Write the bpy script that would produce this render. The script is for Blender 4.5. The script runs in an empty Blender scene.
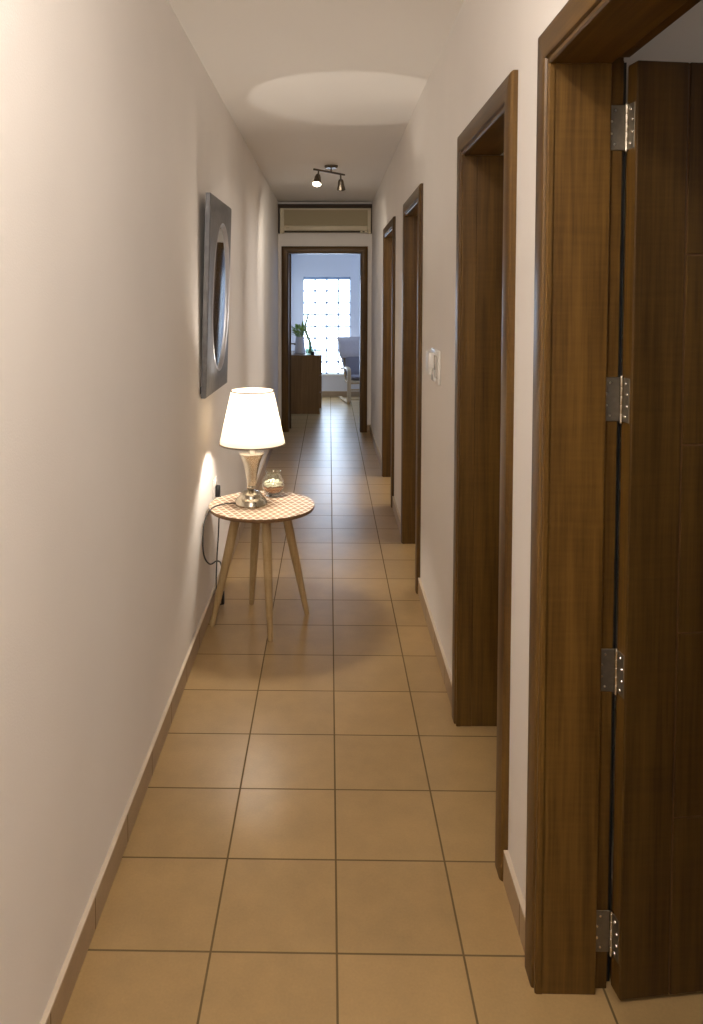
import bpy, bmesh, math, random
from mathutils import Vector, Matrix
random.seed(7)
PI = math.pi
scene = bpy.context.scene
COL = scene.collection

# ------------------------------------------------------------------ dimensions (metres)
XL, XR = -0.582, 0.479          # hallway side walls
H = 2.615                       # ceiling
YB, YE = -2.4, 8.66             # wall behind the camera, end wall
XT = 0.628                      # room side of the right wall
YF = 11.72                      # far wall of the end room

# ------------------------------------------------------------------ materials
def new_mat(name):
    m = bpy.data.materials.new(name); m.use_nodes = True
    nt = m.node_tree
    return m, nt, nt.nodes, nt.links, nt.nodes['Principled BSDF']

def plain(name, col, rough=.5, metal=0, noise=0.0, nscale=30, bump=0.0, bscale=300, spec=None, **kw):
    m, nt, N, L, b = new_mat(name)
    b.inputs['Base Color'].default_value = (*col, 1)
    b.inputs['Roughness'].default_value = rough
    b.inputs['Metallic'].default_value = metal
    if spec is not None: b.inputs['Specular IOR Level'].default_value = spec
    for k, v in kw.items(): b.inputs[k.replace('_', ' ')].default_value = v
    tc = N.new('ShaderNodeTexCoord')
    if noise:
        n = N.new('ShaderNodeTexNoise'); n.inputs['Scale'].default_value = nscale; n.inputs['Detail'].default_value = 4
        L.new(tc.outputs['Object'], n.inputs['Vector'])
        r = N.new('ShaderNodeValToRGB')
        r.color_ramp.elements[0].position = .3; r.color_ramp.elements[1].position = .7
        r.color_ramp.elements[0].color = (*[c*(1-noise) for c in col], 1)
        r.color_ramp.elements[1].color = (*[min(1, c*(1+noise)) for c in col], 1)
        L.new(n.outputs['Fac'], r.inputs['Fac']); L.new(r.outputs['Color'], b.inputs['Base Color'])
    if bump:
        n2 = N.new('ShaderNodeTexNoise'); n2.inputs['Scale'].default_value = bscale; n2.inputs['Detail'].default_value = 3
        L.new(tc.outputs['Object'], n2.inputs['Vector'])
        bp = N.new('ShaderNodeBump'); bp.inputs['Strength'].default_value = bump; bp.inputs['Distance'].default_value = .002
        L.new(n2.outputs['Fac'], bp.inputs['Height']); L.new(bp.outputs['Normal'], b.inputs['Normal'])
    return m

def wood(name, dark, light, axis='Z', rough=.38, grain=1.0, ripple=.10):
    """streaky grain running along one axis, with faint cross ripples"""
    m, nt, N, L, b = new_mat(name)
    tc = N.new('ShaderNodeTexCoord')
    def noise(sc_across, sc_along, scale, detail):
        mp = N.new('ShaderNodeMapping')
        s = [sc_across]*3; s['XYZ'.index(axis)] = sc_along
        mp.inputs['Scale'].default_value = s
        L.new(tc.outputs['Object'], mp.inputs['Vector'])
        n = N.new('ShaderNodeTexNoise'); n.inputs['Scale'].default_value = scale; n.inputs['Detail'].default_value = detail
        n.inputs['Roughness'].default_value = .6
        L.new(mp.outputs['Vector'], n.inputs['Vector'])
        return n.outputs['Fac']
    f1 = noise(28*grain, 1.1*grain, 1.0, 5)
    f2 = noise(150*grain, 5*grain, 1.0, 3)
    f3 = noise(7*grain, 110*grain, 1.0, 2)
    def math_(op, a, bv):
        n = N.new('ShaderNodeMath'); n.operation = op
        for i, v in enumerate((a, bv)):
            if isinstance(v, (int, float)): n.inputs[i].default_value = v
            else: L.new(v, n.inputs[i])
        return n.outputs[0]
    s = math_('ADD', math_('MULTIPLY', f1, .62), math_('MULTIPLY', f2, .38 - ripple))
    s = math_('ADD', s, math_('MULTIPLY', f3, ripple))
    r = N.new('ShaderNodeValToRGB')
    r.color_ramp.elements[0].position = .36; r.color_ramp.elements[1].position = .64
    r.color_ramp.elements[0].color = (*dark, 1); r.color_ramp.elements[1].color = (*light, 1)
    L.new(s, r.inputs['Fac']); L.new(r.outputs['Color'], b.inputs['Base Color'])
    b.inputs['Roughness'].default_value = rough
    b.inputs['Specular IOR Level'].default_value = .25
    bp = N.new('ShaderNodeBump'); bp.inputs['Strength'].default_value = .12; bp.inputs['Distance'].default_value = .001
    L.new(s, bp.inputs['Height']); L.new(bp.outputs['Normal'], b.inputs['Normal'])
    return m

def tiles(name, base, grout, size, ox, oy, rough=.36, gw=.0045, vertical=False):
    m, nt, N, L, b = new_mat(name)
    geo = N.new('ShaderNodeNewGeometry')
    sep = N.new('ShaderNodeSeparateXYZ'); L.new(geo.outputs['Position'], sep.inputs[0])
    def M(op, a, bv=0.0, cv=None):
        n = N.new('ShaderNodeMath'); n.operation = op
        for i, v in enumerate((a, bv) if cv is None else (a, bv, cv)):
            if isinstance(v, (int, float)): n.inputs[i].default_value = v
            else: L.new(v, n.inputs[i])
        return n.outputs[0]
    def cell(out, off):
        u = M('DIVIDE', M('SUBTRACT', out, off), size)
        fr = M('FRACT', u)
        d = M('MULTIPLY', M('MINIMUM', fr, M('SUBTRACT', 1.0, fr)), size)
        return M('FLOOR', u), d
    cx, dx = cell(sep.outputs['X'], ox)
    cy, dy = cell(sep.outputs['Y'], oy)
    d = M('MINIMUM', dx, dy) if not vertical else dy
    mr = N.new('ShaderNodeMapRange'); mr.interpolation_type = 'SMOOTHSTEP'
    mr.inputs['From Min'].default_value = gw*.35; mr.inputs['From Max'].default_value = gw*.75
    L.new(d, mr.inputs['Value'])
    comb = N.new('ShaderNodeCombineXYZ'); L.new(cx, comb.inputs[0]); L.new(cy, comb.inputs[1])
    wn = N.new('ShaderNodeTexWhiteNoise'); wn.noise_dimensions = '2D'; L.new(comb.outputs[0], wn.inputs['Vector'])
    no = N.new('ShaderNodeTexNoise'); no.inputs['Scale'].default_value = 9; no.inputs['Detail'].default_value = 6; no.inputs['Roughness'].default_value = .62
    L.new(geo.outputs['Position'], no.inputs['Vector'])
    no2 = N.new('ShaderNodeTexNoise'); no2.inputs['Scale'].default_value = 160; no2.inputs['Detail'].default_value = 2
    L.new(geo.outputs['Position'], no2.inputs['Vector'])
    v = M('ADD', M('MULTIPLY', wn.outputs['Value'], .12), M('ADD', M('MULTIPLY', no.outputs['Fac'], .42), M('MULTIPLY', no2.outputs['Fac'], .22)))
    v = M('ADD', v, .62)
    bc = N.new('ShaderNodeMix'); bc.data_type = 'RGBA'; bc.blend_type = 'MULTIPLY'; bc.inputs['Factor'].default_value = 1
    bc.inputs['A'].default_value = (*base, 1); L.new(v, bc.inputs['B'])
    mx = N.new('ShaderNodeMix'); mx.data_type = 'RGBA'
    L.new(mr.outputs[0], mx.inputs['Factor']); mx.inputs['A'].default_value = (*grout, 1); L.new(bc.outputs['Result'], mx.inputs['B'])
    L.new(mx.outputs['Result'], b.inputs['Base Color'])
    rg = M('ADD', M('MULTIPLY', M('SUBTRACT', 1.0, mr.outputs[0]), .5), M('ADD', M('MULTIPLY', no.outputs['Fac'], .03), rough))
    L.new(rg, b.inputs['Roughness'])
    sp_ = M('MULTIPLY', mr.outputs[0], .68); L.new(sp_, b.inputs['Specular IOR Level'])
    bp = N.new('ShaderNodeBump'); bp.inputs['Strength'].default_value = .35; bp.inputs['Distance'].default_value = .001
    hgt = M('ADD', mr.outputs[0], M('MULTIPLY', no2.outputs['Fac'], .05))
    L.new(hgt, bp.inputs['Height']); L.new(bp.outputs['Normal'], b.inputs['Normal'])
    return m

def emit(name, col, strength):
    m, nt, N, L, b = new_mat(name)
    b.inputs['Base Color'].default_value = (*col, 1)
    b.inputs['Emission Color'].default_value = (*col, 1)
    b.inputs['Emission Strength'].default_value = strength
    return m

def glass(name, col=(1, 1, 1), rough=0.0):
    """thin clear glass: see-through, with mirror-like glints that grow at grazing angles"""
    m, nt, N, L, b = new_mat(name)
    N.remove(b); out = N['Material Output']
    t = N.new('ShaderNodeBsdfTransparent'); t.inputs['Color'].default_value = (*col, 1)
    g = N.new('ShaderNodeBsdfGlossy'); g.inputs['Roughness'].default_value = .04; g.inputs['Color'].default_value = (.95, .95, .95, 1)
    lw = N.new('ShaderNodeLayerWeight'); p_ = N.new('ShaderNodeMath'); p_.operation = 'POWER'; p_.inputs[1].default_value = 3.0
    L.new(lw.outputs['Facing'], p_.inputs[0]); f = N.new('ShaderNodeMath'); f.operation = 'MULTIPLY_ADD'
    L.new(p_.outputs[0], f.inputs[0]); f.inputs[1].default_value = .8; f.inputs[2].default_value = .07
    mx = N.new('ShaderNodeMixShader'); L.new(f.outputs[0], mx.inputs[0]); L.new(t.outputs[0], mx.inputs[1]); L.new(g.outputs[0], mx.inputs[2])
    L.new(mx.outputs[0], out.inputs[0])
    return m

M = {}
M['wall'] = plain('wall_paint', (.81, .765, .72), .85, noise=.015, nscale=3, bump=.25, bscale=220)
M['ceil'] = plain('ceiling_paint', (.80, .765, .72), .9, bump=.15, bscale=150)
M['farwall'] = plain('far_wall_paint', (.70, .70, .71), .85, bump=.15, bscale=150)
M['floor'] = tiles('floor_tiles', (.385, .25, .106), (.15, .104, .052), .30, .0218, 1.441, rough=.285, gw=.0048)
M['base'] = tiles('skirting_tiles', (.36, .255, .15), (.20, .14, .08), .30, .0, 1.50, rough=.45, vertical=True)
M['basetop'] = plain('skirting_grout', (.62, .52, .40), .8)
WD, WL = (.046, .0205, .0036), (.128, .066, .0135)
M['wood'] = wood('walnut_upright', WD, WL, 'Z')
M['woody'] = wood('walnut_along', WD, WL, 'Y')
M['woodx'] = wood('walnut_across', WD, WL, 'X')
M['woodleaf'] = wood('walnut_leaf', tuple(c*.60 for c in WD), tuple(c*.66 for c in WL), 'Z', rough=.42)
M['groove'] = plain('groove_brown', (.10, .045, .014), .5, noise=.1)
M['darkgap'] = plain('dark_gap', (.012, .008, .005), .8)
M['steel'] = plain('satin_steel', (.50, .46, .38), .26, 1, noise=.06, nscale=80)
M['hinge'] = plain('hinge_steel', (.20, .175, .135), .42, .85, noise=.1, nscale=90)
M['screw'] = plain('screw_steel', (.85, .82, .75), .25, 1)
M['frame'] = plain('silver_leaf', (.155, .155, .16), .40, .6, noise=.16, nscale=26, bump=.2, bscale=70)
M['bevel'] = plain('polished_silver', (.50, .50, .53), .30, .85, noise=.05, nscale=30)
M['mirror'] = plain('mirror_glass', (.80, .82, .82), .03, 1)
M['white'] = plain('white_plastic', (.74, .71, .66), .35, bump=.02)
M['clear'] = plain('frosted_plastic', (.72, .68, .62), .2, Transmission_Weight=.35)
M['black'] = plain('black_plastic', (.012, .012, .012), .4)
M['cord'] = plain('dark_cord', (.035, .032, .030), .5)
M['acbody'] = plain('aged_plastic', (.60, .52, .37), .45, noise=.03, nscale=12)
M['acgrille'] = plain('grille_plastic', (.40, .33, .20), .6)
M['acdark'] = plain('dark_slot', (.06, .045, .025), .7)
M['darkwood'] = wood('dark_pelmet', (.028, .014, .006), (.06, .032, .014), 'X', rough=.5)
M['legwood'] = wood('beech', (.30, .195, .088), (.46, .33, .17), 'Z', rough=.42)
M['edgewood'] = plain('table_edge_brown', (.16, .085, .035), .5, noise=.15, nscale=60)
M['birch'] = wood('birch', (.34, .245, .145), (.48, .37, .23), 'Z', rough=.4)
M['chestwood'] = wood('chest_brown', (.13, .066, .022), (.23, .125, .045), 'Z', rough=.40)
M['cushion'] = plain('grey_fabric', (.40, .36, .36), .95, noise=.12, nscale=120, bump=.4, bscale=500)
M['cushion_shade'] = plain('shaded_grey_fabric', (.16, .145, .16), .95, noise=.12, nscale=120, bump=.4, bscale=500)  # grey fabric darkened for the shade below the headrest
M['ceramic'] = plain('grey_ceramic', (.50, .48, .50), .45, noise=.05)
M['leaf'] = plain('leaf_green', (.20, .31, .06), .45, noise=.35, nscale=40)
M['petal'] = plain('pale_flower', (.72, .74, .60), .5)
M['stem'] = plain('stem_green', (.34, .42, .20), .45, noise=.35, nscale=60)
M['glass'] = glass('clear_glass', (.97, .99, .97))
M['greenglass'] = glass('green_glass', (.72, .82, .75))
M['petals'] = plain('white_petals', (.88, .83, .66), .7, noise=.08, nscale=60)
M['sand'] = plain('brown_sand', (.30, .135, .07), .9, noise=.3, nscale=200)
M['bulb'] = emit('lamp_bulb_glow', (1.0, .90, .78), 300)
M['spotglow'] = emit('spot_glow', (1.0, .84, .60), 26)
M['mortar'] = plain('window_mortar', (.16, .205, .28), .8)
M['spacer'] = plain('window_spacer', (.16, .18, .22), .7)
M['fixture'] = plain('bronze_nickel', (.17, .14, .105), .35, .9)

def shade_mat():
    m, nt, N, L, b = new_mat('lamp_shade_fabric')
    out = N['Material Output']
    b.inputs['Base Color'].default_value = (.80, .74, .64, 1); b.inputs['Roughness'].default_value = .9
    t = N.new('ShaderNodeBsdfTranslucent'); t.inputs['Color'].default_value = (.92, .80, .62, 1)
    tc = N.new('ShaderNodeTexCoord'); n = N.new('ShaderNodeTexNoise'); n.inputs['Scale'].default_value = 260
    L.new(tc.outputs['Object'], n.inputs['Vector'])
    bp = N.new('ShaderNodeBump'); bp.inputs['Strength'].default_value = .1; bp.inputs['Distance'].default_value = .001
    L.new(n.outputs['Fac'], bp.inputs['Height']); L.new(bp.outputs['Normal'], b.inputs['Normal'])
    mx = N.new('ShaderNodeMixShader'); mx.inputs[0].default_value = .15
    L.new(b.outputs[0], mx.inputs[1]); L.new(t.outputs[0], mx.inputs[2]); L.new(mx.outputs[0], out.inputs[0])
    return m
M['shade'] = shade_mat()
M['shadetrim'] = plain('shade_piping', (.20, .15, .10), .8)

def block_mat():
    """milky glass brick with daylight put in as its own glow, faintly uneven"""
    m, nt, N, L, b = new_mat('glass_brick')
    tc = N.new('ShaderNodeTexCoord')
    n = N.new('ShaderNodeTexNoise'); n.inputs['Scale'].default_value = 7; n.inputs['Detail'].default_value = 3
    L.new(tc.outputs['Object'], n.inputs['Vector'])
    r = N.new('ShaderNodeValToRGB')
    r.color_ramp.elements[0].color = (.58, .74, 1.0, 1); r.color_ramp.elements[1].color = (.72, .86, 1.0, 1)
    r.color_ramp.elements[0].position = .35; r.color_ramp.elements[1].position = .6
    L.new(n.outputs['Fac'], r.inputs['Fac'])
    b.inputs['Base Color'].default_value = (.8, .86, .9, 1); b.inputs['Roughness'].default_value = .15
    L.new(r.outputs['Color'], b.inputs['Emission Color']); b.inputs['Emission Strength'].default_value = 8
    return m
M['block'] = block_mat()

def trellis_mat():
    """wavy trellis printed on the round table top"""
    m, nt, N, L, b = new_mat('trellis_print')
    tc = N.new('ShaderNodeTexCoord'); sep = N.new('ShaderNodeSeparateXYZ'); L.new(tc.outputs['Object'], sep.inputs[0])
    def Mt(op, a, bv=0.0):
        n = N.new('ShaderNodeMath'); n.operation = op
        for i, v in enumerate((a, bv)):
            if isinstance(v, (int, float)): n.inputs[i].default_value = v
            else: L.new(v, n.inputs[i])
        return n.outputs[0]
    xs, ys = Mt('DIVIDE', sep.outputs['X'], .035), Mt('DIVIDE', sep.outputs['Y'], .064)
    u = Mt('ADD', xs, ys)
    v = Mt('SUBTRACT', xs, ys)
    def line(a, o):
        w = Mt('ADD', a, Mt('MULTIPLY', Mt('SINE', Mt('MULTIPLY', o, 2*PI)), .05))
        fr = Mt('FRACT', w)
        return Mt('MINIMUM', fr, Mt('SUBTRACT', 1.0, fr))
    d = Mt('MINIMUM', line(u, v), line(v, u))
    mr = N.new('ShaderNodeMapRange'); mr.inputs['From Min'].default_value = .085; mr.inputs['From Max'].default_value = .13
    L.new(d, mr.inputs['Value'])
    no = N.new('ShaderNodeTexNoise'); no.inputs['Scale'].default_value = 9; L.new(tc.outputs['Object'], no.inputs['Vector'])
    r = N.new('ShaderNodeValToRGB'); r.color_ramp.elements[0].position = .35; r.color_ramp.elements[1].position = .65
    r.color_ramp.elements[0].color = (.28, .155, .08, 1); r.color_ramp.elements[1].color = (.41, .255, .145, 1)
    L.new(no.outputs['Fac'], r.inputs['Fac'])
    mx = N.new('ShaderNodeMix'); mx.data_type = 'RGBA'; L.new(mr.outputs[0], mx.inputs['Factor'])
    mx.inputs['A'].default_value = (.82, .73, .60, 1); L.new(r.outputs['Color'], mx.inputs['B'])
    L.new(mx.outputs['Result'], b.inputs['Base Color']); b.inputs['Roughness'].default_value = .35
    return m
M['trellis'] = trellis_mat()

# ------------------------------------------------------------------ geometry helpers
def add(dst, src):
    me = bpy.data.meshes.new('tmp'); src.to_mesh(me); src.free(); dst.from_mesh(me); bpy.data.meshes.remove(me)

def box(bm, x0, x1, y0, y1, z0, z1, bev=0.0, seg=2, mat=None):
    b = bmesh.new(); bmesh.ops.create_cube(b, size=1)
    for v in b.verts:
        v.co = Vector((x0+(v.co.x+.5)*(x1-x0), y0+(v.co.y+.5)*(y1-y0), z0+(v.co.z+.5)*(z1-z0)))
    if bev: bmesh.ops.bevel(b, geom=b.edges[:], offset=bev, segments=seg, affect='EDGES', profile=.5)
    if mat is not None: b.transform(mat)
    bmesh.ops.recalc_face_normals(b, faces=b.faces[:])
    add(bm, b); return bm

def lathe(bm, prof, seg=48, c=(0, 0, 0), mat=None):
    b = bmesh.new(); rings = []
    for r, z in prof:
        if r < 1e-6: rings.append([b.verts.new((0, 0, z))])
        else: rings.append([b.verts.new((r*math.cos(2*PI*i/seg), r*math.sin(2*PI*i/seg), z)) for i in range(seg)])
    for a, d in zip(rings, rings[1:]):
        for i in range(seg):
            j = (i+1) % seg
            if len(a) == 1 and len(d) == 1: continue
            if len(a) == 1: b.faces.new((a[0], d[j], d[i]))
            elif len(d) == 1: b.faces.new((a[i], a[j], d[0]))
            else: b.faces.new((a[i], a[j], d[j], d[i]))
    b.transform((mat if mat is not None else Matrix.Translation(c)))
    bmesh.ops.recalc_face_normals(b, faces=b.faces[:])
    add(bm, b); return bm

def smooth_path(pts, n=8):
    P = [Vector(p) for p in pts]; P = [P[0]*2-P[1]] + P + [P[-1]*2-P[-2]]; out = []
    for i in range(1, len(P)-2):
        for k in range(n):
            t = k/n; a, b_, c, d = P[i-1], P[i], P[i+1], P[i+2]
            out.append(.5*((2*b_)+(c-a)*t+(2*a-5*b_+4*c-d)*t*t+(3*b_-a-3*c+d)*t**3))
    out.append(P[-2]); return out

def tube(bm, pts, r, seg=10, flat=None):
    """round (or flat oval) bar along points; r may be a list"""
    b = bmesh.new(); P = [Vector(p) for p in pts]; n = len(P)
    R = r if isinstance(r, (list, tuple)) else [r]*n
    t0 = (P[1]-P[0]).normalized(); up = Vector((0, 0, 1)) if abs(t0.z) < .9 else Vector((1, 0, 0))
    nrm = t0.cross(up).normalized(); rings = []
    for i in range(n):
        t = (P[min(i+1, n-1)]-P[max(i-1, 0)]).normalized()
        nrm = (nrm-t*nrm.dot(t)).normalized(); bn = t.cross(nrm)
        rings.append([b.verts.new(P[i]+(nrm*math.cos(2*PI*k/seg)+bn*math.sin(2*PI*k/seg))*R[i]) for k in range(seg)])
    for a, d in zip(rings, rings[1:]):
        for k in range(seg): b.faces.new((a[k], a[(k+1) % seg], d[(k+1) % seg], d[k]))
    b.faces.new(rings[0][::-1]); b.faces.new(rings[-1])
    bmesh.ops.recalc_face_normals(b, faces=b.faces[:])
    add(bm, b); return bm

def ribbon(bm, pts, side, width, thick):
    """flat bent-wood strip: path pts, lateral unit vector side"""
    b = bmesh.new(); P = [Vector(p) for p in pts]; n = len(P); s = Vector(side); rings = []
    for i in range(n):
        t = (P[min(i+1, n-1)]-P[max(i-1, 0)]).normalized(); up = t.cross(s).normalized()
        c = [P[i]+s*a*width/2+up*q*thick/2 for a, q in ((-1, -1), (1, -1), (1, 1), (-1, 1))]
        rings.append([b.verts.new(v) for v in c])
    for a, d in zip(rings, rings[1:]):
        for k in range(4): b.faces.new((a[k], a[(k+1) % 4], d[(k+1) % 4], d[k]))
    b.faces.new(rings[0][::-1]); b.faces.new(rings[-1])
    bmesh.ops.recalc_face_normals(b, faces=b.faces[:])
    add(bm, b); return bm

FLIP = None                                # y about which a door is mirrored while it is built
def obj(name, bm, mat, parent=None, smooth=False, angle=40):
    """link as one mesh; bmesh is in world coordinates, the mesh is stored about its parent (or its own base)"""
    if FLIP is not None:
        for v in bm.verts: v.co.y = 2*FLIP-v.co.y
        bmesh.ops.reverse_faces(bm, faces=bm.faces[:])
    me = bpy.data.meshes.new(name)
    if parent is not None:
        root = parent; off = Vector((0, 0, 0))
        while root is not None: off = off+root.location; root = root.parent
        bm.transform(Matrix.Translation(-off)); loc = Vector((0, 0, 0))
    else:
        xs = [v.co for v in bm.verts]
        loc = Vector(((min(v.x for v in xs)+max(v.x for v in xs))/2, (min(v.y for v in xs)+max(v.y for v in xs))/2, min(v.z for v in xs)))
        bm.transform(Matrix.Translation(-loc))
    bm.to_mesh(me); bm.free()
    mats = mat if isinstance(mat, (list, tuple)) else [mat]
    for m in mats: me.materials.append(m)
    if smooth:
        me.polygons.foreach_set('use_smooth', [True]*len(me.polygons))
        me.set_sharp_from_angle(angle=math.radians(angle))
    o = bpy.data.objects.new(name, me); COL.objects.link(o)
    o.location = loc
    if parent is not None: o.parent = parent
    return o

def thing(name, label, cat, loc, group=None, structure=False):
    o = bpy.data.objects.new(name, None); COL.objects.link(o); o.location = loc
    o.empty_display_size = .1
    return tag(o, label, cat, group, structure)

def tag(o, label, cat, group=None, structure=False):
    o['label'] = label; o['category'] = cat
    if group: o['group'] = group
    if structure: o['kind'] = 'structure'
    return o

def BM(): return bmesh.new()

# ------------------------------------------------------------------ setting
b = BM(); box(b, -2.4, 3.4, YB-.1, YF+.1, -.06, 0)
tag(obj('floor', b, M['floor']), 'tan square ceramic tile floor running the length of the hallway', 'floor', structure=True)
b = BM(); box(b, -2.4, 3.4, YB-.1, YF+.1, H, H+.08)
tag(obj('ceiling', b, M['ceil']), 'plain off-white hallway ceiling', 'ceiling', structure=True)

b = BM(); box(b, XL-.12, XL, YB, YE, 0, H)
tag(obj('wall_left', b, M['wall']), 'long plain beige wall on the left of the hallway', 'wall', structure=True)
b = BM(); box(b, -.8, 3.3, YB-.1, YB, 0, H)
tag(obj('wall_back', b, M['wall']), 'plain beige wall closing the hallway behind', 'wall', structure=True)

HEAD = 2.052                               # clear height of the door openings
DOORS = [(.86, 1.643), (2.052, 2.702), (4.01, 4.732), (5.63, 6.502)]
JT = .012                                  # lining thickness
b = BM(); y = YB
for y0, y1 in DOORS:
    ga, gb = (JT, JT+.017) if y0 < 1 else (JT+.017, JT)
    box(b, XR, XT, y, y0-ga, 0, H); box(b, XR, XT, y0-ga, y1+gb, HEAD+JT+.017, H); y = y1+gb
box(b, XR, XT, y, YE, 0, H)
tag(obj('wall_right', b, M['wall']), 'beige wall on the right pierced by four doorways', 'wall', structure=True)

EX0, EX1, EZ = -.462, .352, 2.035           # end doorway clear opening
ET = .15
b = BM()
box(b, -2.3, EX0-JT-.017, YE, YE+ET, 0, H); box(b, EX1+JT, 2.3, YE, YE+ET, 0, H)
box(b, EX0-JT-.017, EX1+JT, YE, YE+ET, EZ+JT+.017, H)
tag(obj('wall_end', b, M['wall']), 'short beige end wall around the far doorway', 'wall', structure=True)

# side rooms behind the right wall
b = BM(); box(b, 3.2, 3.3, YB, YE, 0, H)
for yy in (1.80, 3.30, 5.15, 7.3): box(b, XT, 3.2, yy, yy+.06, 0, H)
tag(obj('wall_side', b, M['wall']), 'plain wall of the side room glimpsed above the open door', 'wall', structure=True)

# far room
WX0, WX1, WZ0, WZ1 = -.402, .322, .352, 1.850
b = BM()
box(b, -2.3, WX0, YF, YF+.12, 0, H); box(b, WX1, 2.3, YF, YF+.12, 0, H)
box(b, WX0, WX1, YF, YF+.12, 0, WZ0); box(b, WX0, WX1, YF, YF+.12, WZ1, H)
tag(obj('wall_far', b, M['farwall']), 'pale wall of the end room around the glass brick window', 'wall', structure=True)
b = BM(); box(b, -.68, -.578, YE+ET, YF, 0, H)
tag(obj('wall_far_left', b, M['farwall']), 'left wall of the end room', 'wall', structure=True)
b = BM(); box(b, 2.3, 2.4, YE+ET, YF+.12, 0, H)
tag(obj('wall_far_right', b, M['farwall']), 'right wall of the end room', 'wall', structure=True)

# glass brick window
win = thing('window_1', 'tall glass brick window glowing with daylight in the end room', 'window', ((WX0+WX1)/2, YF, WZ0), structure=True)
nx, nz = 4, 8
px, pz = (WX1-WX0)/nx, (WZ1-.035-WZ0)/nz
b = BM(); box(b, WX0, WX1, YF+.045, YF+.09, WZ0, WZ1); obj('mortar', b, M['mortar'], win)
b = BM()
for i in range(nx):
    for j in range(nz):
        box(b, WX0+i*px+.0115, WX0+(i+1)*px-.0115, YF+.028, YF+.095, WZ0+j*pz+.0115, WZ0+(j+1)*pz-.0115, .009, 2)
obj('glass_bricks', b, M['block'], win, True)
b = BM()
for i in range(1, nx):
    for j in range(0, nz):
        if j == 0 and i != 2: continue
        lathe(b, [(0, 0), (.020, 0), (.018, .006), (0, .008)], 10, mat=Matrix.Translation((WX0+i*px, YF+.046, WZ0+j*pz)) @ Matrix.Rotation(PI/2, 4, 'X'))
obj('joint_spacer', b, M['spacer'], win)
b = BM(); box(b, WX0-.02, WX1+.02, YF-.03, YF+.05, WZ0-.028, WZ0, .004); obj('window_sill', b, M['white'], win)

# skirting
def skirting(name, segs, label):
    bs, bt = BM(), BM()
    for x0, x1, y0, y1 in segs:
        box(bs, x0, x1, y0, y1, 0, .080)
        box(bs, x0, x1, y0, y1, .080, .087)
    o = obj(name, bs, [M['base'], M['basetop']])
    for p in o.data.polygons:
        if p.center.z > .0805: p.material_index = 1
    return tag(o, label, 'skirting', structure=True)
skirting('baseboard_left', [(XL, XL+.011, YB, YE)], 'low brown tile skirting along the left wall')
CW = .082                                  # architrave width
segs = []; y = YB
for y0, y1 in DOORS:
    segs.append((XR-.012, XR, y, y0-CW)); y = y1+CW
segs.append((XR-.012, XR, y, YE))
skirting('baseboard_right', segs, 'low brown tile skirting between the doorways of the right wall')
skirting('baseboard_end', [(XL+.011, EX0-CW, YE-.011, YE), (EX1+CW, XR-.012, YE-.011, YE)], 'short brown skirting beside the end doorway')
skirting('baseboard_far', [(-.578, 2.3, YF-.012, YF)], 'brown skirting under the glass brick window')

# ------------------------------------------------------------------ doors
# architrave profile: (distance outward from the opening, height proud of the wall)
PROF = [(0, 0), (0, .012), (.003, .0155), (.010, .0155), (.0125, .0125), (.0145, .0125), (.017, .019),
        (.022, .0205), (.070, .0205), (.078, .018), (.082, .012), (.082, 0)]
def architrave(kind, P3, lo, hi, top, mat, parent):
    """P3(a, out, z) maps (along the wall, proud of the wall, height) to world; lo/hi = opening edges; mitred corners"""
    b = bmesh.new(); r0, r1 = [], []
    for w, t in PROF:
        if kind == 'lo': r0.append(P3(lo-w, t, 0)); r1.append(P3(lo-w, t, top+w))
        elif kind == 'hi': r0.append(P3(hi+w, t, 0)); r1.append(P3(hi+w, t, top+w))
        else: r0.append(P3(lo-w, t, top+w)); r1.append(P3(hi+w, t, top+w))
    v0 = [b.verts.new(c) for c in r0]; v1 = [b.verts.new(c) for c in r1]; n = len(v0)
    for k in range(n): b.faces.new((v0[k], v0[(k+1) % n], v1[(k+1) % n], v1[k]))
    b.faces.new(v0[::-1]); b.faces.new(v1)
    bmesh.ops.recalc_face_normals(b, faces=b.faces[:])
    return obj('architrave', b, mat, parent, True, 30)

def hinge_geo(Mx, z, root, wing_len=.036, wingL=True):
    """butt hinge; Mx maps local (x across jamb wing, y toward viewer, leaf wing along +y') to world"""
    pass

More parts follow.
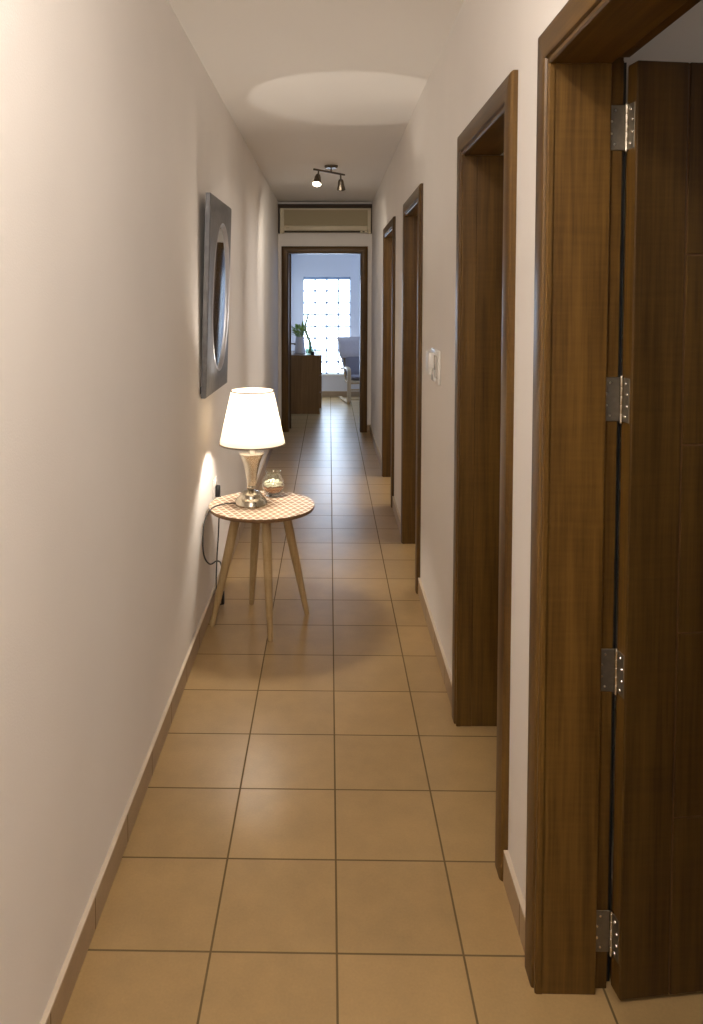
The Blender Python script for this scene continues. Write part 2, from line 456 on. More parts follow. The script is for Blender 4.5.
def door(name, y0, y1, label, hinges, ang=7.8, near=False):
    global FLIP
    FLIP = (y0+y1)/2 if near else None
    d = thing(name, label, 'door', (XR, (y0+y1)/2, 0), structure=True)
    P3 = lambda a, t, z: Vector((XR-t, a, z))
    Q3 = lambda a, t, z: Vector((XT+t, a, z))
    for k, m in (('lo', 'wood'), ('hi', 'wood'), ('top', 'woody')): architrave(k, P3, y0, y1, HEAD, M[m], d)
    for k, m in (('lo', 'wood'), ('top', 'woody')): architrave(k, Q3, y0, y1+.017, HEAD+.017, M[m], d)
    architrave('hi', Q3, y0, y1+.052, HEAD+.017, M['woodleaf'], d)  # set back and in darker wood so the hinge gap looks shaded
    XS = .598                               # the stop: beyond it the lining steps back
    b = BM(); box(b, XR-.004, XS, y1, y1+JT+.017, 0, HEAD+.0, .002); obj('lining', b, M['wood'], d)
    b = BM(); box(b, XS, XT, y1+.017, y1+.017+JT, 0, HEAD+.017); obj('rebate', b, M['wood'], d)
    b = BM(); box(b, XR-.004, XR+.040, y0-JT, y0, 0, HEAD, .002); box(b, XR+.039, XT, y0-JT, y0-.003, 0, HEAD); obj('lining', b, M['wood'], d)
    b = BM(); box(b, XR-.004, XS, y0, y1+.003, HEAD, HEAD+JT+.017, .002)
    box(b, XS, XT, y0, y1+.017, HEAD+.017, HEAD+.017+JT); obj('head_lining', b, M['woody'], d)
    # open leaf, hinged on the far jamb, swung into the side room
    W = min(.78, y1-y0+.012); th = .042; ztop = HEAD+.0
    a = math.radians(ang)
    piv = Vector((XT+.015, y1+.020-th, 0))
    Lm = Matrix.Translation(piv) @ Matrix.Rotation(a, 4, 'Z')
    g = .0035; rail = .116
    b = BM()
    box(b, 0, W, .004, th, .008, ztop, .004, mat=Lm)                                   # core
    zs = [.008, .412, .826, 1.239, 1.648, ztop]
    box(b, 0, rail, 0, th-.002, .008, ztop, .003, mat=Lm)                              # hinge stile
    box(b, W-rail, W, 0, th-.002, .008, ztop, .003, mat=Lm)
    for z0, z1 in zip(zs, zs[1:]):
        box(b, rail+g, W-rail-g, 0, th-.002, z0+(g/2 if z0 > .01 else 0), z1-(g/2 if z1 < ztop else 0), .0015, mat=Lm)
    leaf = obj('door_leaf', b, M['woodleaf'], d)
    b = BM(); box(b, -.0007, .002, .003, th-.005, .012, ztop-.004, mat=Lm); obj('edge_band', b, M['wood'], leaf)
    b = BM()
    box(b, rail-.0008, rail+g+.0008, .0026, .0045, .012, ztop-.004, mat=Lm)
    for z in zs[1:-1]: box(b, rail+g, W-rail-g, .0024, .0045, z-g/2-.0004, z+g/2+.0004, mat=Lm)
    obj('groove_line', b, M['groove'], leaf)
    b = BM()
    lathe(b, [(0, 0), (.025, 0), (.025, .006), (.010, .010), (.010, .05), (0, .05)], 20, mat=Lm @ Matrix.Translation((W-.065, 0, 1.02)) @ Matrix.Rotation(PI/2, 4, 'X'))
    box(b, W-.17, W-.055, -.058, -.042, 1.012, 1.030, .006, mat=Lm)
    obj('door_handle', b, M['steel'], leaf, True)
    b = BM(); box(b, XT-.003, XT+.011, y1+.0295, y1+.035, .005, HEAD+.01); obj('gap_shade_strip', b, M['black'], d)  # black strip added so the hinge gap reads as deep shade
    # hinges: one wing lies in the rebate, the other on the edge of the leaf
    for z in hinges:
        hh = .048
        b = BM()
        box(b, XS+.001, XT+.006, y1+.0145, y1+.0175, z-hh, z+hh, .001, 1)
        box(b, -.0022, .0006, .006, th-.003, z-hh, z+hh, .0008, 1, mat=Lm)
        h = obj('hinge', b, M['hinge'], d)
        b = BM()
        lathe(b, [(0, z-hh-.004), (.004, z-hh-.004), (.0048, z-hh)] +
              [(r, z-hh+2*hh*k/5+o) for k in range(5) for r, o in ((.0048, .0005), (.0048, .0180), (.0042, .0186))] +
              [(.0048, z+hh), (.004, z+hh+.004), (0, z+hh+.004)], 14, c=(XT+.0065, y1+.0105, 0))
        obj('hinge_pin', b, M['steel'], h, True)
        for s, (dz, off) in enumerate(((-.036, .010), (-.013, .018), (.013, .018), (.036, .010))):
            b = BM()
            lathe(b, [(.0034, 0), (.0026, .0018), (0, .0022)], 10, mat=Matrix.Translation((XT-.008-off*.9, y1+.0147, z+dz)) @ Matrix.Rotation(PI/2, 4, 'X'))
            obj('screw', b, M['screw'], h, True)
            b = BM()
            lathe(b, [(.0034, 0), (.0026, .0018), (0, .0022)], 10, mat=Lm @ Matrix.Translation((-.0021, th*.72-off*.9, z+dz)) @ Matrix.Rotation(-PI/2, 4, 'Y'))
            obj('screw', b, M['screw'], h, True)
    FLIP = None
    return d

door('door_1', *DOORS[0], 'nearest doorway on the right, dark wooden door standing open on four hinges', (1.920, 1.335, .733, .135))
door('door_2', *DOORS[1], 'second doorway from the front in the right wall, between nearest door and wall control', (1.93, .135), 3, True)
door('door_3', *DOORS[2], 'third doorway from the front in the right wall, just past the wall control', (1.93, .135), 3, True)
door('door_4', *DOORS[3], 'farthest and narrowest looking doorway of the right wall, near the end wall', (1.93, .135), 3, True)

# end doorway, leaf folded back into the far room
d = thing('door_5', 'open doorway in the end wall under the air conditioner', 'door', ((EX0+EX1)/2, YE, 0), structure=True)
P3 = lambda a, t, z: Vector((a, YE-t, z))
Q3 = lambda a, t, z: Vector((a, YE+ET+t, z))
for k, m in (('lo', 'wood'), ('hi', 'wood'), ('top', 'woodx')): architrave(k, P3, EX0, EX1, EZ, M[m], d)
for k, m in (('hi', 'wood'), ('top', 'woodx')): architrave(k, Q3, EX0-.017, EX1, EZ+.017, M[m], d)
YS = YE+ET-.04
b = BM(); box(b, EX0-JT-.017, EX0, YE-.004, YS, 0, EZ, .002); obj('lining', b, M['wood'], d)
b = BM(); box(b, EX0-.017-JT, EX0-.017, YS, YE+ET, 0, EZ+.017); obj('rebate', b, M['wood'], d)
b = BM(); box(b, EX1, EX1+JT, YE-.004, YE+ET, 0, EZ, .002); obj('lining', b, M['wood'], d)
b = BM(); box(b, EX0, EX1, YE-.004, YS, EZ, EZ+JT+.017, .002); box(b, EX0-.017, EX1, YS, YE+ET, EZ+.017, EZ+.017+JT); obj('head_lining', b, M['woodx'], d)
W = .78; th = .042
Lm = Matrix.Translation((EX0-.020+th, YE+ET+.006, 0)) @ Matrix.Rotation(PI/2+math.radians(4), 4, 'Z')
b = BM(); box(b, 0, W, 0, th, .008, EZ+.01, .004, mat=Lm)
leaf = obj('door_leaf', b, M['woodleaf'], d)
b = BM()
lathe(b, [(0, 0), (.024, 0), (.024, .006), (.009, .010), (.009, .05), (0, .05)], 16, mat=Lm @ Matrix.Translation((W-.06, 0, .955)) @ Matrix.Rotation(PI/2, 4, 'X'))
box(b, W-.17, W-.05, -.066, -.044, .945, .966, .006, mat=Lm)
obj('door_handle', b, M['hinge'], leaf, True)
for z in (.22, 1.27, 1.82):
    b = BM()
    box(b, EX0-.0175, EX0-.0145, YS+.001, YE+ET+.001, z-.055, z+.055, .001, 1)
    lathe(b, [(0, z-.06), (.006, z-.06), (.006, z+.06), (0, z+.06)], 10, c=(EX0-.008, YE+ET+.001, 0))
    obj('hinge', b, M['screw'], d, True)

# ------------------------------------------------------------------ leaning wall mirror
MZ, MH, MY0, MY1 = 1.095, .922, 3.400, 4.018
mc = (MY0+MY1)/2; OA, OB, OZ, OY = .236, .348, .455, mc+.042
def mp(a, h, c):                            # along wall, height up the frame, proud of the frame front
    return Vector((-.553+.026*h/MH+(a-MY0)*.020+c, a, MZ+h*.9994))
mir = thing('wall_mirror', 'oval mirror in a square silver frame leaning off the left wall', 'mirror', (XL, mc, MZ))
def ring_pts(scale_a, scale_b, c, angs):
    return [mp(OY+scale_a*math.cos(t), OZ+scale_b*math.sin(t), c) for t in angs]
corner = [math.atan2(h-OZ, a-OY) % (2*PI) for a, h in ((MY0, 0), (MY1, 0), (MY1, MH), (MY0, MH))]
angs = sorted([2*PI*i/96 for i in range(96)] + corner)
def rect_pt(t, ins, c):
    ct, st = math.cos(t), math.sin(t); ks = []
    if ct > 1e-9: ks.append((MY1-ins-OY)/ct)
    if ct < -1e-9: ks.append((MY0+ins-OY)/ct)
    if st > 1e-9: ks.append((MH-ins-OZ)/st)
    if st < -1e-9: ks.append((ins-OZ)/st)
    k = min(ks); return mp(OY+k*ct, OZ+k*st, c)
b = bmesh.new(); rings = [[b.verts.new(rect_pt(t, 0, -.024)) for t in angs], [b.verts.new(rect_pt(t, 0, -.004)) for t in angs],
                          [b.verts.new(rect_pt(t, .004, 0)) for t in angs], [b.verts.new(p) for p in ring_pts(OA+.016, OB+.016, 0, angs)],
                          [b.verts.new(p) for p in ring_pts(OA+.016, OB+.016, -.020, angs)]]
n = len(angs)
for r0, r1 in zip(rings, rings[1:]):
    for k in range(n): b.faces.new((r0[k], r0[(k+1) % n], r1[(k+1) % n], r1[k]))
for k in range(n): b.faces.new((rings[-1][k], rings[-1][(k+1) % n], rings[0][(k+1) % n], rings[0][k]))
bmesh.ops.recalc_face_normals(b, faces=b.faces[:])
obj('mirror_frame', b, M['frame'], mir, True, 30)
b = bmesh.new(); rings = []
for e, c in ((.016, .0005), (.014, .003), (.010, .0025), (.006, -.002), (.002, -.007), (0, -.0095)):
    rings.append([b.verts.new(p) for p in ring_pts(OA+e, OB+e, c, angs)])
for r0, r1 in zip(rings, rings[1:]):
    for k in range(n): b.faces.new((r0[k], r0[(k+1) % n], r1[(k+1) % n], r1[k]))
bmesh.ops.recalc_face_normals(b, faces=b.faces[:])
for f in b.faces:
    if f.normal.x < 0: f.normal_flip()
obj('inner_bevel', b, M['bevel'], mir, True, 60)
b = bmesh.new(); b.faces.new([b.verts.new(p) for p in ring_pts(OA+.001, OB+.001, -.009, angs)])
for f in b.faces:
    f.normal_update()
    if f.normal.x < 0: f.normal_flip()
obj('mirror_glass', b, M['mirror'], mir)
b = BM(); box(b, XL, -.567, mc-.20, mc+.20, MZ+.30, MZ+.34); obj('hanging_rail', b, M['darkgap'], mir)
b = BM(); box(b, XL+.0005, -.573, mc-.30, mc+.30, MZ+.02, MZ+.05); obj('spacer', b, M['darkgap'], mir)

# ------------------------------------------------------------------ round side table
TC = Vector((-.319, 3.582, 0)); TR, TZ = .251, .566
tb = thing('side_table', 'small round side table with trellis printed top and four splayed legs', 'table', TC)
b = BM(); lathe(b, [(0, TZ-.012), (TR-.010, TZ-.012), (TR-.002, TZ-.006), (TR-.0015, TZ), (0, TZ)], 72, c=TC)
obj('tabletop', b, M['trellis'], tb, True, 30)
b = BM(); lathe(b, [(TR-.012, TZ-.019), (TR-.003, TZ-.017), (TR, TZ-.011), (TR, TZ-.003), (TR-.002, TZ-.0005), (TR-.003, TZ-.008), (TR-.012, TZ-.0125), (TR-.012, TZ-.019)], 72, c=TC)
obj('table_rim', b, M['edgewood'], tb, True, 30)
for fx, fy in ((-.549, 3.517), (-.262, 3.366), (-.390, 3.782), (-.106, 3.667)):
    foot = Vector((fx, fy, 0)); dv = foot-Vector((TC.x, 3.583, 0)); top = Vector((TC.x, 3.590, TZ-.012))+dv*.48
    b = BM(); P = [top.lerp(foot, t) for t in (0, .25, .5, .75, .97, 1)]
    tube(b, P, [.0225, .022, .020, .0165, .013, .0115], 16)
    obj('leg', b, M['legwood'], tb, True)

# ------------------------------------------------------------------ table lamp
LX, LY = -.371, 3.585
lamp = thing('table_lamp', 'lit table lamp with white tapered shade on a silver trumpet base', 'lamp', (LX, LY, TZ))
c = (LX, LY, TZ)
b = BM(); lathe(b, [(0, .0), (.075, .0), (.077, .004), (.077, .009), (.073, .013), (.0715, .022), (.066, .030), (.058, .034), (.055, .038), (.054, .044), (.048, .054), (.036, .061), (.024, .065), (.018, .069), (.012, .071), (0, .071)], 56, c=c)
obj('lamp_base', b, M['steel'], lamp, True, 50)
b = BM(); lathe(b, [(0, .069), (.012, .069), (.019, .075), (.021, .082), (.019, .089), (.014, .094), (0, .094)], 32, c=c)
obj('lamp_knuckle', b, M['steel'], lamp, True, 60)
b = BM(); lathe(b, [(0, .092), (.021, .092), (.0225, .098), (.0245, .120), (.0285, .148), (.034, .176), (.0415, .204), (.050, .226), (.0575, .238), (.060, .241), (.0605, .245), (.056, .246), (.012, .244), (0, .244)], 56, c=(c[0]+.003, c[1], c[2]))
obj('lamp_stem', b, M['steel'], lamp, True, 50)
c = (LX+.007, LY, TZ)
b = BM(); lathe(b, [(0, .244), (.012, .244), (.012, .30), (.019, .31), (.019, .375), (0, .375)], 24, c=c)
obj('bulb_holder', b, M['white'], lamp, True, 50)
SB, ST, RB, RT = .292, .542, .155, .100       # shade bottom / top
b = BM(); lathe(b, [(RB, SB), (RT, ST)], 72, c=c); obj('lamp_shade', b, M['shade'], lamp, True)
for r, z in ((RB, SB), (RT, ST)):
    b = BM(); lathe(b, [(r+.0022, z-.003), (r+.0022, z+.0035), (r-.0022, z+.0035), (r-.0022, z-.003), (r+.0022, z-.003)], 72, c=c)
    obj('shade_piping', b, M['shadetrim'], lamp, True)
b = BM()
for k in range(3):
    t = 2*PI*k/3+.4
    tube(b, [(LX+.007+.019*math.cos(t), LY+.019*math.sin(t), TZ+.37), (LX+.007+(RT-.006)*math.cos(t), LY+(RT-.006)*math.sin(t), TZ+ST-.03)], .0015, 6)
obj('shade_carrier', b, M['steel'], lamp)
b = BM(); lathe(b, [(0, .374), (.014, .374), (.020, .385), (.038, .408), (.044, .435), (.036, .460), (.018, .474), (0, .477)], 20, c=c)
obj('bulb', b, M['bulb'], lamp, True)
path = smooth_path([(LX-.074, LY-.015, TZ+.008), (-.495, 3.545, TZ+.010), (-.545, 3.49, TZ+.004), (-.566, 3.42, .53), (-.569, 3.385, .45),
                    (-.566, 3.41, .37), (-.550, 3.47, .315), (-.528, 3.54, .305), (-.520, 3.62, .26), (-.525, 3.70, .15), (-.530, 3.745, .075)])
b = BM(); tube(b, path, .0036, 8)
path = smooth_path([(-.530, 3.752, .015), (-.552, 3.76, .010), (-.566, 3.77, .09), (-.566, 3.79, .22), (-.560, 3.80, .33), (-.556, 3.80, .42), (-.550, 3.80, .50), (-.549, 3.805, .545)])
tube(b, path, .0036, 8)
obj('power_cord', b, M['cord'], lamp, True)
b = BM(); box(b, -.538, -.522, 3.737, 3.756, .012, .080, .005); obj('inline_switch', b, M['black'], lamp, True)
b = BM(); box(b, -.574, -.551, 3.795, 3.825, .540, .598, .005); obj('power_plug', b, M['black'], lamp, True)

so = thing('wall_socket', 'white wall socket behind the side table with the black lamp plug', 'socket', (XL, 3.815, .53))
b = BM(); box(b, XL, XL+.008, 3.765, 3.865, .530, .632, .003); obj('face_plate', b, M['white'], so, True)
b = BM(); box(b, XL+.007, XL+.012, 3.785, 3.845, .598, .622, .002); obj('rocker_switch', b, M['white'], so, True)

# ------------------------------------------------------------------ glass bowl with filling
GX, GY = -.276, 3.735
gw = thing('glass_bowl', 'round clear glass bowl with flared neck on the side table', 'bowl', (GX, GY, TZ))
outer = [(0, .002), (.022, .0), (.034, .004), (.030, .010), (.040, .018), (.052, .036), (.0565, .056), (.053, .078), (.043, .096), (.036, .106), (.035, .114), (.040, .124)]
inner = [(.038, .1245), (.0325, .114), (.0335, .106), (.0405, .095), (.0505, .078), (.054, .056), (.0495, .037), (.038, .021), (.020, .014), (0, .013)]
b = BM(); lathe(b, outer+inner, 48, c=(GX, GY, TZ)); obj('bowl_glass', b, M['glass'], gw, True, 60)
b = BM(); lathe(b, [(0, .0145), (.019, .0155), (.036, .023), (.0475, .038), (.0500, .044), (.030, .046), (0, .047)], 32, c=(GX, GY, TZ))
tag(obj('brown_filling', b, M['sand'], None, True), 'brown sand filling at the bottom of the glass bowl', 'sand')['kind'] = 'stuff'
b = BM()
for k in range(110):
    t = random.random()*2*PI; rr = .044*math.sqrt(random.random()); z = .050+random.random()*(.034 - .30*rr)
    mt = Matrix.Translation((GX+rr*math.cos(t), GY+rr*math.sin(t), TZ+z)) @ Matrix.Rotation(random.random()*6, 4, 'Z') @ Matrix.Rotation(random.uniform(-1, 1), 4, 'X')
    s = random.uniform(.006, .010)
    lathe(b, [(0, -.0015), (s*.8, 0), (s, .002), (s*.6, .003), (0, .0018)], 7, mat=mt @ Matrix.Diagonal((1, .7, 1, 1)))
tag(obj('white_petals', b, M['petals'], None, True), 'heap of white petals on brown sand inside the glass bowl', 'petals')['kind'] = 'stuff'

# ------------------------------------------------------------------ control on the right wall
wc = thing('wall_control', 'white wall plate with a protruding control box between two right doorways', 'switch', (XR, 3.38, 1.17))
b = BM(); box(b, XR-.010, XR, 3.270, 3.500, 1.172, 1.322, .004); obj('back_plate', b, M['white'], wc, True)
b = BM(); box(b, XR-.0125, XR-.009, 3.290, 3.395, 1.200, 1.296, .0015); obj('rocker_switch', b, M['clear'], wc, True)
b = BM(); box(b, XR-.036, XR-.009, 3.405, 3.492, 1.205, 1.306, .006); obj('control_box', b, M['white'], wc, True)
b = BM(); box(b, XR-.022, XR-.009, 3.345, 3.402, 1.182, 1.235, .005); obj('socket_cover', b, M['clear'], wc, True)

# ------------------------------------------------------------------ air conditioner and pelmet
AX0, AX1, AY, AZ0, AZ1 = -.556, .464, 8.575, 2.258, 2.538
ac = thing('air_conditioner', 'cream wall air conditioner above the end doorway', 'air conditioner', ((AX0+AX1)/2, YE, AZ0))
b = BM(); box(b, AX0, AX1, AY+.012, YE, AZ0+.02, AZ1, .006)
box(b, AX0, AX0+.045, AY, AY+.05, AZ0, AZ1, .006); box(b, AX1-.038, AX1, AY, AY+.05, AZ0, AZ1, .006)
box(b, AX0+.04, AX1-.03, AY, AY+.05, AZ1-.020, AZ1, .004)
obj('casing', b, M['acbody'], ac, True)
b = BM(); box(b, AX0+.044, AX1-.037, AY+.008, AY+.016, AZ0+.085, AZ1-.019)
for k in range(26):
    z = AZ0+.088+k*.0070; box(b, AX0+.044, AX1-.037, AY+.004, AY+.010, z, z+.0042)
obj('intake_grille', b, M['acgrille'], ac)
b = BM(); box(b, AX0+.043, AX1-.036, AY-.010, AY+.03, AZ0+.030, AZ0+.086, .010, 3); obj('front_flap', b, M['acbody'], ac, True)
b = BM(); box(b, AX0+.05, AX1-.12, AY-.004, AY+.02, AZ0+.010, AZ0+.027); obj('outlet_slot', b, M['acdark'], ac)
b = BM(); box(b, AX1-.118, AX1-.045, AY-.002, AY+.03, AZ0+.004, AZ0+.031, .003); obj('control_panel', b, M['acbody'], ac)
b = BM(); box(b, AX1-.095, AX1-.070, AY-.005, AY, AZ0+.010, AZ0+.024, .002); obj('indicator', b, M['acdark'], ac)
b = BM(); box(b, AX0+.068, AX0+.105, AY-.0115, AY-.008, AZ0+.055, AZ0+.063, .001); obj('badge', b, M['acgrille'], ac)
b = BM(); box(b, XL+.004, XR-.004, AY-.01, YE, AZ1+.003, AZ1+.046, .002)
box(b, XL+.004, XL+.017, AY+.02, YE, AZ0+.004, AZ1+.003); box(b, XR-.013, XR-.004, AY+.02, YE, AZ0+.004, AZ1+.003)  # dark strips stand in for the shade in the side gaps
tag(obj('trim_1', b, M['darkwood']), 'dark wooden pelmet above the air conditioner, dark strips standing for shade at its sides', 'trim', structure=True)

# ------------------------------------------------------------------ ceiling spotlight bar
sp = thing('ceiling_spotlight', 'two headed spotlight bar on the hallway ceiling', 'spotlight', (0, 6.225, H))
b = BM(); lathe(b, [(0, 0), (.055, 0), (.055, -.010), (.045, -.022), (0, -.024)], 32, c=(.012, 6.24, H)); obj('ceiling_plate', b, M['fixture'], sp, True)
b = BM(); lathe(b, [(0, -.02), (.007, -.02), (.007, -.052), (0, -.052)], 12, c=(.012, 6.24, H)); obj('bar_stem', b, M['fixture'], sp, True)
b = BM(); tube(b, [(-.125, 6.085, 2.560), (.122, 6.365, 2.560)], .0085, 12); obj('bar', b, M['fixture'], sp, True)
for hx, hy, tilt, lit in ((-.088, 6.125, .42, True), (.090, 6.33, -.30, False)):
    mt = Matrix.Translation((hx, hy, 2.553)) @ Matrix.Scale(1.12, 4) @ Matrix.Rotation(-tilt, 4, 'X') @ Matrix.Rotation(.12 if lit else -.05, 4, 'Y')
    b = BM(); lathe(b, [(0, 0), (.006, 0), (.006, -.030), (.016, -.034), (.022, -.05), (.024, -.072), (.030, -.100), (.033, -.108), (.030, -.109), (.026, -.096), (0, -.090)], 28, mat=mt)
    h = obj('spot_head', b, M['fixture'], sp, True)
    b = BM(); lathe(b, [(.030, -.104), (.027, -.112), (.015, -.116), (0, -.117)], 24, mat=mt)
    obj('spot_lens', b, M['spotglow'] if lit else M['acdark'], h, True)

# ------------------------------------------------------------------ end room: chest of drawers and things on it
CX0, CX1, CY0, CY1, CZ = -.566, -.128, 9.975, 10.80, .775
ch = thing('chest_of_drawers', 'brown wooden chest of drawers inside the end room', 'chest of drawers', ((CX0+CX1)/2, (CY0+CY1)/2, 0))
b = BM(); box(b, CX0, CX1, CY0, CY1, .0, CZ-.03, .003); obj('carcass', b, M['chestwood'], ch)
b = BM(); box(b, CX0-.002, CX1+.032, CY0-.004, CY1+.004, CZ-.03, CZ, .003); obj('chest_top', b, M['chestwood'], ch)
zz = [.075, .295, .520, .738]
for z0, z1 in zip(zz, zz[1:]):
    b = BM(); box(b, CX1, CX1+.026, CY0+.002, CY1-.002, z0, z1-.012, .003); dr = obj('drawer', b, M['chestwood'], ch)
    b = BM(); box(b, CX1+.024, CX1+.027, CY0+.05, CY1-.05, z1-.03, z1-.016); obj('finger_pull', b, M['darkgap'], dr)

VX, VY = -.398, 10.32
b = BM(); lathe(b, [(0, 0), (.070, 0), (.075, .004), (.072, .05), (.063, .15), (.055, .215), (.056, .225), (.052, .225), (.051, .212), (.058, .14), (0, .12)], 32, c=(VX, VY, CZ))
tag(obj('vase', b, M['ceramic'], None, True, 50), 'grey tapered vase standing on the chest of drawers', 'vase')
def leaf_blade(b, base, direction, length, width, droop):
    base = Vector(base); d_ = Vector(direction).normalized(); s = d_.cross(Vector((0, 0, 1))).normalized(); L_, R_, C_ = [], [], []
    for k in range(6):
        t = k/5; p = base+d_*length*t+Vector((0, 0, -droop*t*t)); w = width*math.sin(PI*min(.97, .08+.92*t))**.8
        C_.append(b.verts.new(p)); L_.append(b.verts.new(p+s*w/2+Vector((0, 0, .12*w)))); R_.append(b.verts.new(p-s*w/2+Vector((0, 0, .12*w))))
    for k in range(5):
        b.faces.new((C_[k], C_[k+1], L_[k+1], L_[k])); b.faces.new((C_[k+1], C_[k], R_[k], R_[k+1]))
pl = thing('leafy_bouquet', 'bunch of green leaves and pale flowers standing in the grey vase', 'plant', (VX, VY, CZ+.13))
bl = bmesh.new(); bs = bmesh.new()
for k in range(42):
    t = k*2.399; el = random.uniform(.25, 1.25); dr = Vector((math.cos(t)*math.cos(el), math.sin(t)*math.cos(el), math.sin(el)))
    p0 = Vector((VX+.02*math.cos(t), VY+.02*math.sin(t), CZ+.215)); ln = random.uniform(.05, .13)
    p1 = p0+dr*ln+Vector((0, 0, .02))
    tube(bs, [Vector((VX, VY, CZ+.14)), p0, p1], .0022, 5)
    leaf_blade(bl, p1, dr, random.uniform(.06, .10), random.uniform(.032, .048), random.uniform(0, .03))
    leaf_blade(bl, p0.lerp(p1, .5), Vector((dr.y, -dr.x, .3)), .05, .024, .01)
for k in range(9):
    t = k*2.1; p = Vector((VX+.055*math.cos(t), VY+.055*math.sin(t), CZ+.36+.05*random.random()))
    tube(bs, [Vector((VX, VY, CZ+.14)), Vector((VX, VY, CZ+.24)), p], .002, 5)
    bf = bmesh.new()
    for q in range(5):
        a = q*2*PI/5; leaf_blade(bf, p, (math.cos(a), math.sin(a), .5), .026, .016, .004)
    obj('flower', bf, M['petal'], pl)
obj('leaves', bl, M['leaf'], pl); obj('stems', bs, M['stem'], pl)

BX, BY = -.262, 10.12
b = BM(); lathe(b, [(0, .0), (.032, .0), (.047, .020), (.054, .055), (.047, .092), (.027, .120), (.019, .150), (.023, .165), (.020, .165), (.016, .150), (.024, .118), (.043, .09), (.050, .055), (.043, .022), (0, .010)], 32, c=(BX, BY, CZ))
tag(obj('bulb_vase', b, M['greenglass'], None, True, 60), 'small round green glass vase right of the grey vase', 'vase')
cb = thing('curly_bamboo', 'curling green bamboo stem rising from the small round glass vase', 'plant', (BX, BY, CZ+.02))
pts = smooth_path([(BX, BY, CZ+.015), (BX+.012, BY, CZ+.09), (BX+.006, BY, CZ+.16), (BX-.030, BY, CZ+.25), (BX-.056, BY, CZ+.33), (BX-.052, BY-.01, CZ+.41), (BX-.032, BY, CZ+.48), (BX-.020, BY, CZ+.53)], 6)
b = BM(); tube(b, pts, [.020-.009*i/len(pts) for i in range(len(pts))], 8); obj('stem', b, M['stem'], cb, True)
b = bmesh.new()
for k, (dx, dz) in enumerate(((-.5, .8), (.6, .7), (.1, 1), (.9, .3), (-.8, .4))):
    leaf_blade(b, (BX-.020, BY, CZ+.52), (dx, .2*(-1)**k, dz), .07, .016, .03)
obj('leaves', b, M['leaf'], cb)
b = BM(); lathe(b, [(0, 0), (.021, 0), (.024, .004), (.025, .042), (.022, .042), (.021, .006), (0, .005)], 20, c=(-.222, 10.05, CZ))
tag(obj('small_pot', b, M['black'], None, True, 40), 'tiny dark pot at the right edge of the chest of drawers', 'pot')

# ------------------------------------------------------------------ end room: bentwood armchair
ar = thing('armchair', 'bentwood armchair with grey cushions by the glass brick window', 'armchair', (.52, 11.1, 0))
O = Vector((.285, 10.87, 0)); ru = Vector((.985, .172, 0)); bk = Vector((-.172, .985, 0))
def cp(u, v, z): return O+ru*u+bk*v+Vector((0, 0, z))
CWD = .60
for u in (0, CWD):
    pts = smooth_path([cp(u, .72, .016), cp(u, .55, .014), cp(u, .20, .014), cp(u, .05, .016), cp(u, .006, .035), cp(u, 0, .08), cp(u, 0, .25), cp(u, 0, .42), cp(u, .008, .478), cp(u, .05, .505), cp(u, .14, .513), cp(u, .30, .505), cp(u, .50, .48), cp(u, .60, .455)], 6)
    b = BM(); ribbon(b, pts, ru, .052, .024); obj('side_frame', b, M['birch'], ar, True, 50)
    pts = smooth_path([cp(u+(.045 if u == 0 else -.045), .02, .335), cp(u+(.045 if u == 0 else -.045), .20, .30), cp(u+(.045 if u == 0 else -.045), .42, .29), cp(u+(.045 if u == 0 else -.045), .52, .38), cp(u+(.045 if u == 0 else -.045), .60, .60), cp(u+(.045 if u == 0 else -.045), .69, .90)], 6)
    b = BM(); ribbon(b, pts, ru, .035, .022); obj('seat_rail', b, M['birch'], ar, True, 50)
for v, z, hgt in ((.012, .315, .05), (.03, .205, .026), (.06, .060, .022)):
    b = BM(); tube(b, [cp(-.02, v, z), cp(CWD+.02, v, z)], hgt/2, 12); obj('cross_bar', b, M['birch'], ar, True)
def cushion(pts, w, thick, mat, name):
    b = BM(); pp = smooth_path(pts, 6); c0 = CWD/2; n = len(pp); rings = []
    bb = bmesh.new()
    for i, p in enumerate(pp):
        t = (pp[min(i+1, n-1)]-pp[max(i-1, 0)]).normalized(); up = ru.cross(t).normalized()
        if up.z < 0 and abs(up.z) > .5: up = -up
        e = min(1, .25+4*min(i, n-1-i)/n); ring = []
        for k in range(20):
            a = 2*PI*k/20; x = math.cos(a); y = math.sin(a)
            sx = math.copysign(abs(x)**.35, x)*w/2; sy = math.copysign(abs(y)**.6, y)*thick/2*e
            ring.append(bb.verts.new(p+ru*sx*(.97+.03*e)+up*sy))
        rings.append(ring)
    for a, d2 in zip(rings, rings[1:]):
        for k in range(20): bb.faces.new((a[k], a[(k+1) % 20], d2[(k+1) % 20], d2[k]))
    bb.faces.new(rings[0][::-1]); bb.faces.new(rings[-1])
    bmesh.ops.recalc_face_normals(bb, faces=bb.faces[:]); add(b, bb)
    return obj(name, b, mat, ar, True, 60)
hc = CWD/2
cushion([cp(hc, -.01, .385), cp(hc, .20, .36), cp(hc, .44, .34)], .50, .09, M['cushion_shade'], 'seat_cushion')
cushion([cp(hc, .46, .36), cp(hc, .53, .50), cp(hc, .59, .68)], .50, .085, M['cushion_shade'], 'back_cushion')
cushion([cp(hc-.02, .560, .625), cp(hc-.03, .600, .76), cp(hc-.04, .655, .935)], .62, .085, M['cushion'], 'headrest_cushion')
b = BM(); bb = bmesh.new()
P = [cp(.03, .52, .42), cp(.06, .56, .42), cp(-.035, .70, .90), cp(-.06, .66, .92)]
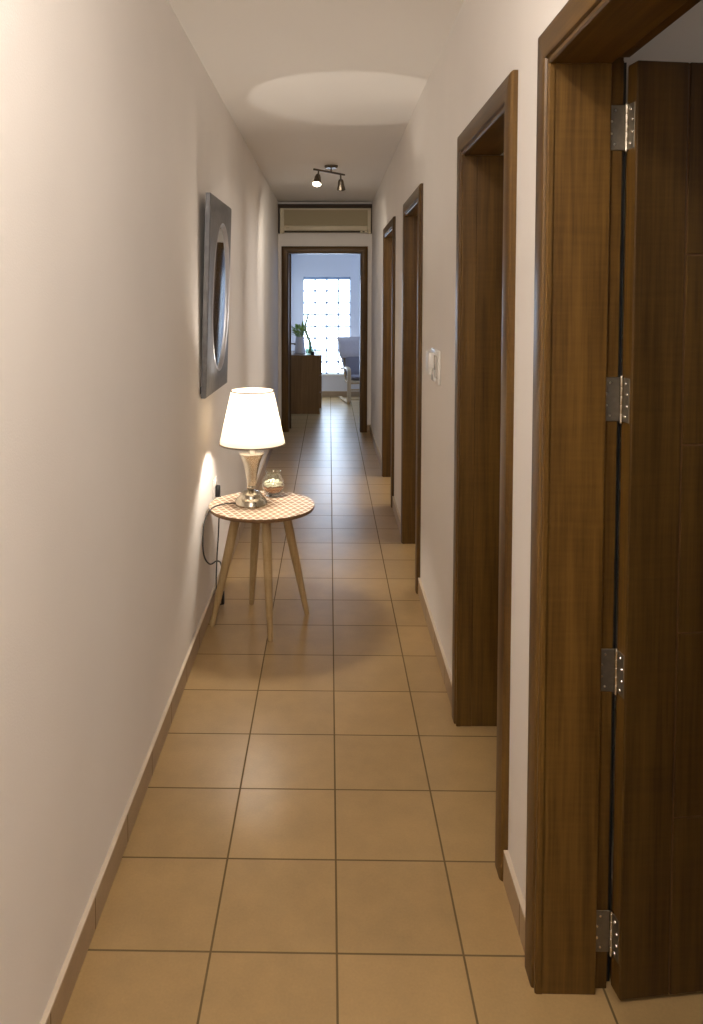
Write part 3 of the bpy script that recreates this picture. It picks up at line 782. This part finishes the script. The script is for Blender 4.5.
for off in (0,):
    vs = [bb.verts.new(p) for p in P]; vt = [bb.verts.new(p+ru*.03) for p in P]
    for k in range(4): bb.faces.new((vs[k], vs[(k+1) % 4], vt[(k+1) % 4], vt[k]))
    bb.faces.new(vs[::-1]); bb.faces.new(vt)
bmesh.ops.recalc_face_normals(bb, faces=bb.faces[:]); add(b, bb)
obj('side_cover', b, M['cushion'], ar)

# ------------------------------------------------------------------ lights
def light(name, kind, loc, energy, col, **kw):
    l = bpy.data.lights.new(name, kind); l.energy = energy; l.color = col
    for k, v in kw.items(): setattr(l, k, v)
    o = bpy.data.objects.new(name, l); COL.objects.link(o); o.location = loc
    return o
def aim(o, target):
    o.rotation_euler = (Vector(target)-o.location).to_track_quat('-Z', 'Y').to_euler()

WARM = (1.0, .92, .82)
HALL = (1.0, .945, .885)
light('hall_ceiling_light', 'POINT', (-.06, .62, 2.52), 37, HALL, shadow_soft_size=.06)
light('hall_rear_fill', 'POINT', (-.05, -1.8, 2.2), 60, HALL, shadow_soft_size=.3)  # unseen fill added behind the camera to brighten the hall
o = light('spot_beam', 'SPOT', (-.095, 6.03, 2.405), 26, (1.0, .90, .74), shadow_soft_size=.03, spot_size=math.radians(120), spot_blend=.8)
aim(o, (-.10, 8.4, .6))
o = light('ceiling_ellipse_spot', 'SPOT', (LX, LY, TZ+ST-.035), 16, WARM, shadow_soft_size=.010, spot_size=math.radians(36), spot_blend=.14)  # added spot that draws the bright oval on the ceiling
aim(o, (.075, 4.14, H))
o = light('end_room_fill', 'AREA', (1.9, 10.4, 1.7), 24, (.40, .58, 1.0), shape='RECTANGLE', size=1.2, size_y=1.4)  # area light added for an assumed, unseen window on the right
aim(o, (-.4, 11.2, 1.0))
for k, (x, yy, e) in enumerate(((2.5, .9, 8), (2.2, 2.5, 12), (2.2, 4.2, 45), (2.2, 6.1, 70))):
    light('side_room_light', 'POINT', (x, yy, 1.9), e, (1, .95, .90), shadow_soft_size=.35)

w = bpy.data.worlds.new('World'); scene.world = w; w.use_nodes = True
w.node_tree.nodes['Background'].inputs[0].default_value = (.5, .65, 1, 1)
w.node_tree.nodes['Background'].inputs[1].default_value = .3

# ------------------------------------------------------------------ camera
cam = bpy.data.cameras.new('camera'); co = bpy.data.objects.new('camera', cam); COL.objects.link(co)
R0 = Vector((0.9998901738902138, 0.01468729389181321, 0.001980796792513044))
R1 = Vector((0.0026089701686095703, -0.04287481631766421, -0.9990770457779449))
R2 = Vector((-0.014588811893263583, 0.9989724888723723, -0.042908426255001596))
m = Matrix((R0, -R1, -R2)).transposed().to_4x4(); m.translation = (0, 0, 1.559)
co.matrix_world = m
cam.sensor_fit = 'HORIZONTAL'; cam.sensor_width = 36; cam.lens = 761.258/703*36
cam.shift_x = (351.5-318.187)/703; cam.shift_y = (328.336-512)/703
cam.clip_start = .02; cam.clip_end = 100
scene.camera = co
scene.view_settings.view_transform = 'Standard'
scene.view_settings.look = 'None'
scene.view_settings.exposure = 0
try:
    scene.cycles.sample_clamp_indirect = 4; scene.cycles.use_denoising = True
    scene.cycles.max_bounces = 10; scene.cycles.diffuse_bounces = 5; scene.cycles.caustics_refractive = False
except Exception: pass
